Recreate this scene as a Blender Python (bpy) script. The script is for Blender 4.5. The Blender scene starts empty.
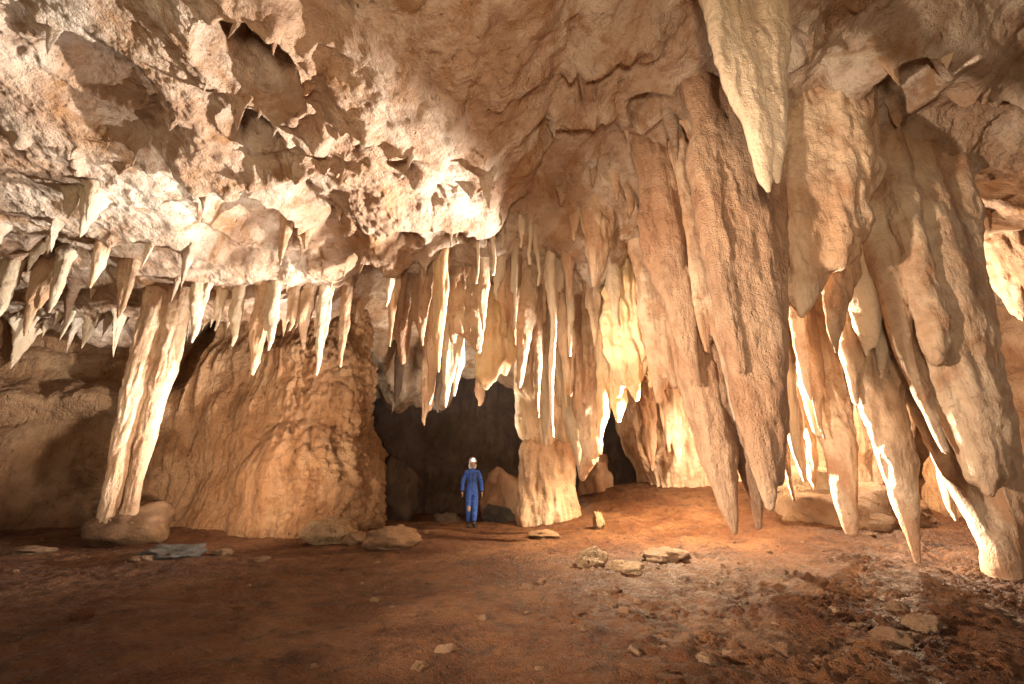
import bpy, math, random
import numpy as np
from mathutils import Vector
random.seed(7); RNG = np.random.RandomState(11)
S = bpy.context.scene
COL = S.collection
R = math.radians
F32 = np.float32

# ------------------------------------------------------------------ camera
FPX, TILT, CH = 430.0, R(17.8), 1.15
CT, ST = math.cos(TILT), math.sin(TILT)
cam = bpy.data.cameras.new('camera'); cam.sensor_width = 36; cam.lens = FPX/1024*36; cam.clip_end = 300
co = bpy.data.objects.new('camera', cam); COL.objects.link(co)
co.location = (0, 0, CH); co.rotation_euler = (R(90)+TILT, 0, 0); S.camera = co

def P(px, py, Y):
    dx, dy = px-512, 342-py
    yc = FPX*CT-dy*ST; zc = FPX*ST+dy*CT
    k = Y/yc
    return (dx*k, Y, CH+zc*k)
def W(px_len, py, Y):
    return px_len*Y/(FPX*CT-(342-py)*ST)

# ------------------------------------------------------------------ noise
_perm = np.random.RandomState(3).permutation(256).astype(np.int32)
_perm = np.concatenate([_perm]*3)
_g = np.random.RandomState(4).normal(size=(256, 3)).astype(F32)
_g /= np.linalg.norm(_g, axis=1)[:, None]
def pn(x, y, z=0.0, seed=0):
    x = np.asarray(x, F32)+seed*17.13; y = np.asarray(y, F32)+seed*5.7
    z = np.broadcast_to(np.asarray(z, F32), x.shape)+seed*9.1
    xi = np.floor(x); yi = np.floor(y); zi = np.floor(z)
    fx = (x-xi).astype(F32); fy = (y-yi).astype(F32); fz = (z-zi).astype(F32)
    xi = xi.astype(np.int32) & 255; yi = yi.astype(np.int32) & 255; zi = zi.astype(np.int32) & 255
    u = fx*fx*fx*(fx*(fx*6-15)+10); v = fy*fy*fy*(fy*(fy*6-15)+10); w = fz*fz*fz*(fz*(fz*6-15)+10)
    out = 0
    for a in (0, 1):
        pa = _perm[xi+a]; wa = u if a else 1-u
        for b in (0, 1):
            pb = _perm[pa+yi+b]; wb = wa*(v if b else 1-v)
            for c in (0, 1):
                g = _g[_perm[pb+zi+c]]
                out = out+wb*(w if c else 1-w)*(g[..., 0]*(fx-a)+g[..., 1]*(fy-b)+g[..., 2]*(fz-c))
    return out*1.5
def fbm(x, y, z=0.0, o=4, seed=0, g=0.5):
    r = 0; a = 1.0; s = 1.0
    for i in range(o):
        r = r+a*pn(x*s, y*s, z*s if not np.isscalar(z) else z, seed+i); a *= g; s *= 2.03
    return r
def ridged(x, y, z=0.0, o=3, seed=0):
    r = 0; a = 1.0; s = 1.0
    for i in range(o):
        r = r+a*(1-2*np.abs(pn(x*s, y*s, z*s if not np.isscalar(z) else z, seed+i))); a *= 0.5; s *= 2.1
    return r
def cells(x, y, seed=0, jit=0.85):
    """2-D cellular noise, F1 and F2"""
    rs = np.random.RandomState(seed+50); tab = rs.rand(256, 2).astype(F32)
    xi = np.floor(x).astype(np.int32); yi = np.floor(y).astype(np.int32)
    f1 = np.full(x.shape, 9, F32); f2 = f1.copy()
    for a in (-1, 0, 1):
        for b in (-1, 0, 1):
            h = _perm[_perm[(xi+a) & 255]+((yi+b) & 255)]
            cx = xi+a+0.5+(tab[h, 0]-0.5)*jit; cy = yi+b+0.5+(tab[h, 1]-0.5)*jit
            d = np.sqrt((x-cx)**2+(y-cy)**2)
            f2 = np.minimum(f2, np.maximum(f1, d)); f1 = np.minimum(f1, d)
    return f1, f2
def smin(a, b, k):
    h = np.clip(0.5+0.5*(b-a)/k, 0, 1)
    return b*(1-h)+a*h-k*h*(1-h)
def sstep(a, b, x):
    t = np.clip((x-a)/(b-a), 0, 1); return t*t*(3-2*t)
def G(x, y, cx, cy, rx, ry=None):
    ry = ry or rx
    return np.exp(-((x-cx)/rx)**2-((y-cy)/ry)**2)

# ------------------------------------------------------------------ mesh helpers
def mk_mesh(name, V, Q, smooth=True):
    me = bpy.data.meshes.new(name)
    n = Q.shape[1]
    me.vertices.add(len(V)); me.vertices.foreach_set('co', np.ascontiguousarray(V, F32).ravel())
    me.loops.add(Q.size); me.loops.foreach_set('vertex_index', np.ascontiguousarray(Q, np.int32).ravel())
    me.polygons.add(len(Q)); me.polygons.foreach_set('loop_start', np.arange(0, Q.size, n, dtype=np.int32))
    me.polygons.foreach_set('use_smooth', np.full(len(Q), smooth))
    me.update(calc_edges=True)
    return me
def link(name, me, mat=None, parent=None):
    o = bpy.data.objects.new(name, me); COL.objects.link(o)
    if mat is not None and me is not None and not me.materials: me.materials.append(mat)
    if parent is not None: o.parent = parent
    return o
def tag(o, label=None, cat=None, group=None, kind=None):
    if label: o['label'] = label
    if cat: o['category'] = cat
    if group: o['group'] = group
    if kind: o['kind'] = kind
    return o
def vnormals(V, Q):
    a, b, c, d = (V[Q[:, i]] for i in range(4))
    n = np.cross(c-a, d-b)
    N = np.zeros_like(V)
    for i in range(4):
        for k in range(3):
            N[:, k] += np.bincount(Q[:, i], n[:, k], len(V)).astype(V.dtype)
    return N/np.maximum(np.linalg.norm(N, axis=1), 1e-9)[:, None]
def gridq(nu, nv, flip=False):
    i = np.arange(nu*nv).reshape(nu, nv)
    a, b, c, d = i[:-1, :-1], i[1:, :-1], i[1:, 1:], i[:-1, 1:]
    q = np.stack([a, d, c, b] if flip else [a, b, c, d], -1).reshape(-1, 4)
    return q
def snets(f, X, Y, Z):
    s = f < 0
    c = np.zeros(tuple(n-1 for n in f.shape), np.int8)
    for a in (0, 1):
        for b in (0, 1):
            for d in (0, 1):
                c += s[a:f.shape[0]-1+a, b:f.shape[1]-1+b, d:f.shape[2]-1+d]
    act = (c > 0) & (c < 8)
    ci = np.argwhere(act); idx = np.full(c.shape, -1, np.int32); idx[act] = np.arange(len(ci))
    pos = np.zeros((len(ci), 3)); cnt = np.zeros(len(ci))
    for ax in range(3):
        for u in (0, 1):
            for v in (0, 1):
                o0 = [0, 0, 0]; oth = [k for k in range(3) if k != ax]
                o0[oth[0]] = u; o0[oth[1]] = v; o1 = list(o0); o1[ax] = 1
                fa = f[ci[:, 0]+o0[0], ci[:, 1]+o0[1], ci[:, 2]+o0[2]]; fb = f[ci[:, 0]+o1[0], ci[:, 1]+o1[1], ci[:, 2]+o1[2]]
                m = (fa < 0) != (fb < 0); t = np.where(m, fa/(fa-fb+1e-12), 0)
                p = np.tile(np.array(o0, float), (len(ci), 1)); p[:, ax] += t
                pos += p*m[:, None]; cnt += m
    pos = pos/cnt[:, None]+ci
    V = np.stack([np.interp(pos[:, 0], np.arange(len(X)), X), np.interp(pos[:, 1], np.arange(len(Y)), Y), np.interp(pos[:, 2], np.arange(len(Z)), Z)], 1)
    Q = []
    for ax in range(3):
        u, v = (ax+1) % 3, (ax+2) % 3
        sl0 = [slice(1, -1)]*3; sl1 = [slice(1, -1)]*3
        sl0[ax] = slice(0, -1); sl1[ax] = slice(1, None)
        s0 = s[tuple(sl0)]; s1 = s[tuple(sl1)]
        for sgn in (1, 0):
            m = (s0 & ~s1) if sgn else (~s0 & s1)
            e = np.argwhere(m)
            if not len(e): continue
            off = np.ones(3, int); off[ax] = 0; e = e+off
            qs = []
            for du, dv in ((-1, -1), (0, -1), (0, 0), (-1, 0)):
                g = e.copy(); g[:, u] += du; g[:, v] += dv
                qs.append(idx[g[:, 0], g[:, 1], g[:, 2]])
            q = np.stack(qs, 1)
            Q.append(q if sgn else q[:, ::-1])
    return V.astype(F32), np.concatenate(Q)

# ------------------------------------------------------------------ materials
def stone(name, c1, c2, c3, rough=0.78, scale=1.0, bump=0.35, streak=0.35, pits=0.25, sss=0.0, blotch=0.5, wet=0.0, cracks=0.0, stain=None):
    """c1 main calcite colour, c2 darker earthy patches, c3 pale fresh calcite"""
    m = bpy.data.materials.new(name); m.use_nodes = True
    nt = m.node_tree; N = nt.nodes; L = nt.links
    b = N['Principled BSDF']
    geo = N.new('ShaderNodeNewGeometry')
    def mapping(sx, sy, sz):
        mp = N.new('ShaderNodeMapping'); mp.inputs['Scale'].default_value = (sx, sy, sz)
        L.new(geo.outputs['Position'], mp.inputs['Vector']); return mp.outputs['Vector']
    def noise(vec, sc, det=6, rgh=0.6, dist=0.0):
        n = N.new('ShaderNodeTexNoise'); n.inputs['Scale'].default_value = sc; n.inputs['Detail'].default_value = det
        n.inputs['Roughness'].default_value = rgh; n.inputs['Distortion'].default_value = dist
        L.new(vec, n.inputs['Vector']); return n.outputs['Fac']
    def rng(v, a, b2, o0=0.0, o1=1.0):
        r = N.new('ShaderNodeMapRange'); r.inputs[1].default_value = a; r.inputs[2].default_value = b2
        r.inputs[3].default_value = o0; r.inputs[4].default_value = o1; L.new(v, r.inputs[0]); return r.outputs[0]
    def mix(fac, A, B, mode='MIX'):
        x = N.new('ShaderNodeMix'); x.data_type = 'RGBA'; x.blend_type = mode
        if isinstance(fac, float): x.inputs[0].default_value = fac
        else: L.new(fac, x.inputs[0])
        for i, q in ((6, A), (7, B)):
            if isinstance(q, tuple): x.inputs[i].default_value = (*q, 1)
            else: L.new(q, x.inputs[i])
        return x.outputs[2]
    def mth(op, a, b2):
        x = N.new('ShaderNodeMath'); x.operation = op
        for i, q in ((0, a), (1, b2)):
            if isinstance(q, (int, float)): x.inputs[i].default_value = q
            else: L.new(q, x.inputs[i])
        return x.outputs[0]
    iso = mapping(1, 1, 1); ver = mapping(1, 1, 0.16)
    big = noise(iso, 0.55*scale, 7, 0.62, 0.6)
    mid = noise(iso, 2.3*scale, 8, 0.65, 0.3)
    stk = noise(ver, 3.2*scale, 6, 0.6, 0.4)
    fin = noise(iso, 16*scale, 8, 0.7)
    cmid = mix(rng(big, 0.42, 0.62), c1, c3)
    cmid = mix(mth('MULTIPLY', rng(mid, 0.5, 0.68), blotch), cmid, c2)
    cmid = mix(mth('MULTIPLY', rng(stk, 0.52, 0.7), streak), cmid, tuple(v*0.62 for v in c2))
    cmid = mix(mth('MULTIPLY', rng(stk, 0.46, 0.3), streak*0.7), cmid, c3)
    cmid = mix(rng(fin, 0.3, 0.75, 0.0, 0.45), cmid, mix(0.5, cmid, c3))
    ao = mix(rng(fin, 0.35, 0.2, 0.0, 0.5), cmid, tuple(v*0.4 for v in c2))
    if stain:
        sn = noise(mapping(1, 1, .8), 1.1*scale, 8, .7, .8)
        ao = mix(rng(sn, .53, .62, 0.0, .75), ao, stain)
        ao = mix(rng(noise(mapping(1.3, .8, 1), 4.5*scale, 7, .7, .3), .60, .70, 0.0, .6), ao, tuple(v*.35 for v in stain))
    info = N.new('ShaderNodeObjectInfo')
    hs = N.new('ShaderNodeHueSaturation'); L.new(ao, hs.inputs['Color'])
    L.new(rng(info.outputs['Random'], 0, 1, 0.88, 1.1), hs.inputs['Value'])
    L.new(hs.outputs[0], b.inputs['Base Color'])
    L.new(rng(stk, 0.35, 0.7, rough+0.1-wet, rough-0.32-wet), b.inputs['Roughness'])
    b.inputs['Specular IOR Level'].default_value = 0.35
    vo = N.new('ShaderNodeTexVoronoi'); vo.inputs['Scale'].default_value = 26*scale; L.new(iso, vo.inputs['Vector'])
    pit = rng(vo.outputs['Distance'], 0.0, 0.35)
    h = mth('ADD', mth('MULTIPLY', fin, 1.3), mth('MULTIPLY', mid, 1.6))
    h = mth('ADD', h, mth('MULTIPLY', stk, 0.8))
    h = mth('ADD', h, mth('MULTIPLY', pit, pits))
    fs = noise(mapping(1, 1, .10), 19*scale, 5, .65, .5)
    h = mth('ADD', h, mth('MULTIPLY', fs, streak*1.3))
    rd = N.new('ShaderNodeTexNoise'); rd.noise_type = 'RIDGED_MULTIFRACTAL'; rd.inputs['Scale'].default_value = 2.6*scale; rd.inputs['Detail'].default_value = 5
    L.new(mapping(1, 1, .45), rd.inputs['Vector'])
    h = mth('ADD', h, mth('MULTIPLY', rng(rd.outputs['Fac'], 0.9, 2.2), 0.5))
    vp = N.new('ShaderNodeTexVoronoi'); vp.inputs['Scale'].default_value = 5.5*scale; L.new(mapping(1, 1, .6), vp.inputs['Vector'])
    hole = mth('MULTIPLY', rng(vp.outputs['Distance'], .16, .08), rng(mid, .52, .58))
    h = mth('SUBTRACT', h, mth('MULTIPLY', hole, 1.0))
    h = mth('ADD', h, mth('MULTIPLY', noise(iso, 55*scale, 4, 0.6), 0.22))
    if cracks:
        vc = N.new('ShaderNodeTexVoronoi'); vc.feature = 'DISTANCE_TO_EDGE'; vc.inputs['Scale'].default_value = 2.2
        wv = N.new('ShaderNodeVectorMath'); wv.operation = 'ADD'; L.new(iso, wv.inputs[0])
        nn = N.new('ShaderNodeTexNoise'); nn.inputs['Scale'].default_value = 2.0; nn.inputs['Detail'].default_value = 5; L.new(iso, nn.inputs['Vector'])
        L.new(nn.outputs['Color'], wv.inputs[1]); L.new(wv.outputs[0], vc.inputs['Vector'])
        h = mth('ADD', h, mth('MULTIPLY', rng(vc.outputs['Distance'], 0, 0.04), cracks))
    bp = N.new('ShaderNodeBump'); bp.inputs['Strength'].default_value = min(1.0, bump*2.0); bp.inputs['Distance'].default_value = 0.09
    L.new(h, bp.inputs['Height']); L.new(bp.outputs[0], b.inputs['Normal'])
    if sss:
        b.inputs['Subsurface Weight'].default_value = sss
        b.inputs['Subsurface Radius'].default_value = (1.0, 0.5, 0.22); b.inputs['Subsurface Scale'].default_value = 0.12
    return m
def plain(name, col, rough=0.7, bump=0.0, emit=None):
    m = bpy.data.materials.new(name); m.use_nodes = True; nt = m.node_tree; b = nt.nodes['Principled BSDF']
    n = nt.nodes.new('ShaderNodeTexNoise'); n.inputs['Scale'].default_value = 22; n.inputs['Detail'].default_value = 5
    tc = nt.nodes.new('ShaderNodeTexCoord'); nt.links.new(tc.outputs['Object'], n.inputs['Vector'])
    mx = nt.nodes.new('ShaderNodeMix'); mx.data_type = 'RGBA'; mx.inputs[6].default_value = (*[c*0.7 for c in col], 1); mx.inputs[7].default_value = (*[min(1, c*1.2) for c in col], 1)
    nt.links.new(n.outputs['Fac'], mx.inputs[0]); nt.links.new(mx.outputs[2], b.inputs['Base Color'])
    b.inputs['Roughness'].default_value = rough
    if bump:
        bp = nt.nodes.new('ShaderNodeBump'); bp.inputs['Strength'].default_value = 1; bp.inputs['Distance'].default_value = bump
        n2 = nt.nodes.new('ShaderNodeTexNoise'); n2.inputs['Scale'].default_value = 9; n2.inputs['Distortion'].default_value = 1.5; nt.links.new(tc.outputs['Object'], n2.inputs['Vector'])
        nt.links.new(n2.outputs['Fac'], bp.inputs['Height']); nt.links.new(bp.outputs[0], b.inputs['Normal'])
    if emit:
        b.inputs['Emission Color'].default_value = (*emit[0], 1); b.inputs['Emission Strength'].default_value = emit[1]
    return m
M = {
 'ceil': stone('ceiling_limestone', (.44, .27, .165), (.22, .095, .04), (.74, .62, .50), bump=.42, streak=.08, blotch=.7, stain=(.34, .17, .065)),
 'tan': stone('tan_calcite', (.49, .295, .17), (.25, .115, .058), (.70, .53, .37), bump=.28, streak=.8, stain=(.40, .21, .11)),
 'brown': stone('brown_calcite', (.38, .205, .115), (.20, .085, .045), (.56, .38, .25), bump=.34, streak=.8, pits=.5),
 'pale': stone('pale_calcite', (.62, .48, .33), (.42, .28, .18), (.72, .60, .45), bump=.3, streak=.4),
 'amber': stone('amber_calcite', (.66, .46, .26), (.50, .27, .11), (.74, .58, .38), bump=.25, streak=.5, sss=.5),
 'wall': stone('ochre_flowstone', (.36, .185, .085), (.19, .08, .03), (.50, .32, .18), bump=.6, streak=.6, wet=.1, stain=(.24, .11, .045)),
 'flow': stone('popcorn_flowstone', (.46, .29, .155), (.30, .16, .07), (.60, .43, .27), bump=.6, streak=.35, pits=1.4),
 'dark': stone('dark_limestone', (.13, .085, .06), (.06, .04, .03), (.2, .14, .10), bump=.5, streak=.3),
 'back': stone('far_limestone', (.50, .36, .24), (.28, .17, .10), (.66, .52, .38), bump=.5, streak=.1, cracks=.3),
 'floor': stone('red_cave_earth', (.135, .043, .011), (.04, .013, .004), (.26, .115, .045), bump=.6, streak=0, blotch=.85, rough=.8, wet=.12, scale=1.6, pits=.9),
 'rock': stone('ochre_rock', (.34, .19, .10), (.2, .09, .04), (.46, .29, .17), bump=.5, streak=.0, scale=2),
 'grey': stone('grey_rock', (.16, .135, .115), (.07, .055, .045), (.27, .235, .20), bump=.5, streak=.0, scale=2),
}

# ------------------------------------------------------------------ floor
def floor_h(x, y):
    h = 0.10*pn(x*.35, y*.35, 1.0)+0.05*pn(x*.9, y*.9, 2.0)
    h = h+0.95*sstep(9.5, 14.5, y)*sstep(-.2, 3.5, x)            # slope up behind the columns
    h = h+0.45*sstep(6.5, 10, y)*sstep(3.2, 8, x)
    h = h+0.15*sstep(8, 11, y)*sstep(-4, -7, x)
    h = h-0.25*sstep(13, 17, y)*sstep(1, -1, x)
    return h
def make_floor():
    nu, nv = 1150, 760
    t = np.linspace(0, 1, nv); yy = np.where(t < .08, -6+t/.08*8.4, 2.4*(24/2.4)**((t-.08)/.92))
    s = np.linspace(-1, 1, nu)
    Y = np.repeat(yy[None], nu, 0).astype(F32); X = (s[:, None]*(4+yy[None].clip(0)*1.3)).astype(F32)
    H = floor_h(X, Y)
    rub = sstep(-1.0, 2.5, X+0.25*pn(X*.7, Y*.7, 5)*4)*sstep(2.0, 3.2, Y)*sstep(16, 9, Y)
    f1, f2 = cells(X*4.2, Y*4.2, 1); lump = np.clip(.42-f1, 0, 1)
    f3, f4 = cells(X*9.5, Y*9.5, 2); lump2 = np.clip(.40-f3, 0, 1)
    sel = sstep(-.1, .35, pn(X*.8, Y*.8, 7))
    H = H+rub*sel*(lump*.13)+(rub*.08+.02)*lump2*sstep(-.2, .3, pn(X*1.5, Y*1.5, 8))
    H = H+.035*fbm(X*1.7, Y*1.7, 3.0, 4, seed=20)*(0.6+rub)+.012*fbm(X*9, Y*9, 4.0, 3, seed=25)
    f1, f2 = cells(X*20, Y*20, 9); H = H+.022*np.clip(.45-f1, 0, 1)*sstep(-.1, .25, pn(X*1.1, Y*1.1, 11))*sstep(9, 5, Y)
    H = H+.008*fbm(X*24, Y*24, 5.0, 2, seed=28)
    tr = pn(X*.5+Y*.15, Y*2.2, 6.0); H = H+.02*np.abs(tr)*sstep(2, -2, X)
    V = np.stack([X, Y, H], -1).reshape(-1, 3)
    o = link('ground', mk_mesh('ground', V, gridq(nu, nv)), M['floor'])
    tag(o, kind='structure', label='red brown trodden earth floor of the cave')
    return o
make_floor()
def fz(x, y): return float(floor_h(np.array([x], F32), np.array([y], F32))[0])

# ------------------------------------------------------------------ ceiling
LIPS = [  # polyline of (px, py, Y), near slope, far slope
 ([(200, 192, 5.7), (270, 188, 5.6), (330, 176, 5.5), (400, 174, 5.5), (480, 194, 5.9)], .28, 3.4),
 ([(300, 150, 4.8), (340, 128, 4.55), (385, 148, 4.8), (440, 168, 5.2)], .35, 2.0),
 ([(205, 252, 8.0), (300, 250, 7.9), (370, 258, 8.1), (420, 262, 8.3)], .25, 2.2),
 ([(-60, 215, 6.4), (40, 232, 6.8), (120, 240, 7.1), (200, 250, 7.4)], .30, 2.2),
 ([(-100, 120, 4.6), (0, 130, 4.9), (70, 150, 5.2), (150, 175, 5.7)], .25, 1.8),
 ([(-90, 300, 9.4), (60, 318, 9.6), (220, 322, 9.9), (350, 318, 10.2)], .2, 1.6),
 ([(150, 15, 3.7), (235, 60, 4.2), (300, 100, 4.6), (345, 125, 4.9)], .4, 1.2),
 ([(-80, 20, 3.5), (20, 40, 3.8), (90, 25, 3.7)], .35, 1.5),
 ([(-100, 60, 4.4), (60, 78, 4.6), (150, 70, 4.5), (215, 95, 4.8)], .3, 2.0),
 ([(330, 225, 7.0), (380, 238, 7.0), (440, 230, 7.0), (485, 236, 7.2)], .3, 2.4),
 ([(560, 130, 5.6), (620, 115, 5.5), (700, 120, 5.4)], .4, 1.6),
 ([(500, 60, 4.6), (590, 75, 4.7), (660, 55, 4.5)], .5, 1.2),
 ([(840, 75, 4.8), (930, 90, 4.9), (1010, 70, 4.8)], .4, 2.0),
]
def lip_field(x, y, pts, near, far):
    best = np.full(x.shape, 99, F32)
    for a, b in zip(pts[:-1], pts[1:]):
        A = P(*a); B = P(*b); dx, dy = B[0]-A[0], B[1]-A[1]; L2 = dx*dx+dy*dy
        t = ((x-A[0])*dx+(y-A[1])*dy)/L2; tc = np.clip(t, 0, 1)
        qx, qy = A[0]+tc*dx, A[1]+tc*dy; zz = A[2]+tc*(B[2]-A[2])
        d = np.sqrt((x-qx)**2+(y-qy)**2); side = (y-qy)
        e = np.abs(t-tc)*math.sqrt(L2); d = d+0*e
        v = zz+np.where(side > 0, d*far, d*near)+e*1.0
        v = v-.40*np.clip(pn(x*5.5, y*5.5, 55.0)+.05, 0, 1)*np.exp(-(d/.13)**2)
        best = np.minimum(best, v)
    return best
def ceil_h(x0, y0, domes=()):
    x = x0+.30*fbm(x0*.7, y0*.7, 1.0, 3, seed=31); y = y0+.30*fbm(x0*.7, y0*.7, 2.0, 3, seed=35)
    h = 7.1-.05*np.clip(y, 0, 6)-1.15*sstep(6, 12.5, y)
    h = h-.9*sstep(-6.5, -11, x)*sstep(4, 9, y)
    h = h+.9*G(x, y, -.5, 14.0, 3.5, 2.0)-2.8*sstep(15, 21, y+3.0*pn(x*.5, y*.2, 21.0)+1.2*pn(x*1.6, y*.5, 22.0))
    h = h+.35*pn(x*.33, y*.33, 3.0)+.22*pn(x*.8, y*.8, 4.0)
    left = sstep(-.8, -3.0, x+.5*(y-5))*1.0
    mid = .8*np.clip(1.5*G(x, y, -.5, 5.0, 2.4, 1.7), 0, 1)*sstep(-2.6, -1.6, x)
    # scalloped pockets with sharp rims between them
    f1, f2 = cells(x*.55, y*.55, 3); h = h+(.42-np.minimum(f1, .95)**2*.95)*(1.0-.75*mid)*(.45+.55*left)
    f1, f2 = cells(x*1.35, y*1.35, 4); h = h+(.3-np.minimum(f1, .95)**2)*.30*(1-.7*mid)*sstep(-.35, .25, pn(x*.6, y*.6, 17))*(.45+.55*left)
    f1, f2 = cells(x*4.6, y*4.6, 5); h = h+(.5-f1)*.05*(1-.8*mid)*sstep(.0, .4, pn(x*.9, y*.9, 12))
    h = h+.4*mid
    for pts, near, far in LIPS:
        h = smin(h, lip_field(x0+.22*pn(x0*1.7, y0*1.7, 5.0)+.035*pn(x0*6, y0*6, 5.0), y0+.22*pn(x0*1.7, y0*1.7, 6.0)+.035*pn(x0*6, y0*6, 6.0), pts, near, far), .12)
    # hanging masses on the right and in the middle
    def mass(px, py, Y, rx, ry, amt): 
        c = P(px, py, Y); return amt*G(x, y, c[0], Y, rx, ry)
    h = h-mass(560, 235, 9.6, 1.3, 1.2, 1.1)-mass(660, 180, 7.3, 1.3, 1.0, .9)-mass(600, 240, 8.2, .9, .8, .9)
    h = h-mass(470, 250, 8.6, .8, .7, .5)-mass(500, 230, 8.0, 1.1, .6, .5)-mass(400, 270, 8.8, .9, .7, .6)
    h = h-mass(900, 110, 5.8, 1.2, .9, .9)-mass(760, 130, 5.6, 1.0, .8, .6)-mass(1040, 230, 6.5, 1.2, 1.2, 1.6)
    h = h-mass(940, 40, 4.4, .8, .5, .6)-mass(1080, 100, 4.8, 1.0, 1.0, .8)-mass(800, 20, 4.3, .5, .4, .35)
    if domes is None: return h
    for (cx_, cy_, cz_, r, d) in domes:
        q = ((x0-cx_)/r)**2+((y0-cy_)/(r*1.1))**2+.12*pn(x0*2.5, y0*2.5, 9)
        mm = sstep(3.2, 1.5, q); h = h*(1-mm)+(cz_+.1*(q-1).clip(0, 2))*mm
        h = np.where(q < 1.5, np.maximum(h, cz_+d*np.sqrt(np.clip(1.0-q, 0, 1))-np.clip(q-1, 0, 1)*1.2), h)
    # ragged teeth along low rims
    zone = (1-mid)*sstep(.0, .3, pn(x0*.55, y0*.55, 14)+.12*left)
    t = np.clip(ridged(x0*1.7, y0*1.7, 7.0, 2, seed=40)-1.1, 0, 1); h = h-.4*t*zone
    t = np.clip(pn(x0*5.5, y0*5.5, 8.0)-.3, 0, 1); h = h-.3*t*zone
    return h
POTS = ((246, 70, .56, 1.25), (246, 130, .36, .8), (88, 70, .5, .4), (320, 222, .5, .5), (250, 225, .75, .8), (405, 240, .32, .7), (60, 255, .5, .5), (770, 60, .45, .5), (650, 110, .35, .4), (905, 95, .5, .6))
def hit_ceiling(px, py):
    Ys = np.linspace(2.6, 14, 500).astype(F32); p = np.array([P(px, py, y) for y in Ys], F32)
    h = ceil_h(p[:, 0], p[:, 1], None); k = np.argmax(p[:, 2] > h)
    return p[k]
DOMES = []
for px, py, r, d in POTS:
    c = hit_ceiling(px, py); DOMES.append((c[0], c[1]+.1, c[2]+.05, r, d))
def blur(a, n):
    for ax in (0, 1):
        c = np.cumsum(np.pad(a, [(n+1, n) if k == ax else (0, 0) for k in (0, 1)], mode='edge'), axis=ax, dtype=np.float64)
        L = a.shape[ax]; a = (np.take(c, np.arange(2*n+1, 2*n+1+L), ax)-np.take(c, np.arange(0, L), ax))/(2*n+1)
    return a
def make_ceiling():
    nu, nv = 1180, 860
    t = np.linspace(0, 1, nv); yy = np.where(t < .05, -3+t/.05*5.6, 2.6*(18/2.6)**((t-.05)/.95))
    s = np.linspace(-1, 1, nu)
    Y = np.repeat(yy[None], nu, 0).astype(F32); X = (s[:, None]*(3.5+yy[None].clip(0)*1.12)).astype(F32)
    H = blur(ceil_h(X, Y, DOMES), 3).astype(F32)
    X2 = X+.10*pn(X*1.6, Y*1.6, H*1.6, 60)+.022*pn(X*4, Y*4, H*4, 61); Y2 = Y+.10*pn(X*1.6, Y*1.6, H*1.6, 62)+.022*pn(X*4, Y*4, H*4, 63)
    V = np.stack([X2, Y2, H], -1).reshape(-1, 3); Q = gridq(nu, nv, True)
    Nn = vnormals(V, Q); x, y, z = V.T
    rg = sstep(-.1, .35, pn(x*.55, y*.55, z*.5, 77))
    d = .07*fbm(x*1.8, y*1.8, z*1.8, 3, seed=70)+(.009+.022*rg)*fbm(x*8, y*8, z*3.0, 3, seed=75)
    d = d+.02*sstep(.0, .4, pn(x*.7, y*.7, z*.7, 78))*np.abs(pn(x*14, y*14, z*9, 79))
    V = V+Nn*d[:, None]
    o = link('cave_ceiling', mk_mesh('cave_ceiling', V, Q), M['ceil'])
    tag(o, kind='structure', label='pale scalloped limestone ceiling of the cave')
    return V.reshape(nu, nv, 3)
CE = make_ceiling()

# ------------------------------------------------------------------ walls
def wall_sheet(name, plan, z0, z1, disp, mat, du=.025, nz=220, lean=0.0, label=None, kind='structure', flip=False):
    plan = np.array(plan, float)
    # Catmull-Rom through the plan points
    pts = []
    Pp = np.vstack([2*plan[0]-plan[1], plan, 2*plan[-1]-plan[-2]])
    for i in range(1, len(Pp)-2):
        p0, p1, p2, p3 = Pp[i-1:i+3]; n = max(2, int(np.linalg.norm(p2-p1)/du))
        t = (np.arange(n)/n)[:, None]
        pts.append(.5*((2*p1)+(-p0+p2)*t+(2*p0-5*p1+4*p2-p3)*t*t+(-p0+3*p1-3*p2+p3)*t**3))
    C = np.vstack(pts+[plan[-1:]]); T = np.gradient(C, axis=0); T /= np.linalg.norm(T, axis=1)[:, None]
    Nn = np.stack([T[:, 1], -T[:, 0]], 1)*(-1 if flip else 1)   # towards the room
    zz = np.linspace(0, 1, nz)
    Lc = np.concatenate([[0], np.cumsum(np.linalg.norm(np.diff(C, axis=0), axis=1))])
    U = np.repeat(Lc[:, None], nz, 1).astype(F32); Zz = (z0+(z1-z0)*zz)[None].repeat(len(C), 0).astype(F32)
    X = C[:, :1]+0*Zz; Y = C[:, 1:]+0*Zz
    D = disp(X.astype(F32), Y.astype(F32), Zz, U)-lean*(Zz-z0)
    V = np.stack([X+Nn[:, :1]*D, Y+Nn[:, 1:]*D, Zz], -1).reshape(-1, 3).astype(F32)
    Q = gridq(len(C), nz, flip)
    N3 = vnormals(V, Q); x, y, z = V.T
    V = V+N3*(.05*fbm(x*3, y*3, z*2, 3, seed=90)+.015*fbm(x*14, y*14, z*9, 2, seed=95))[:, None]
    o = link(name, mk_mesh(name, V, Q), mat)
    return tag(o, label=label, kind=kind)
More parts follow.
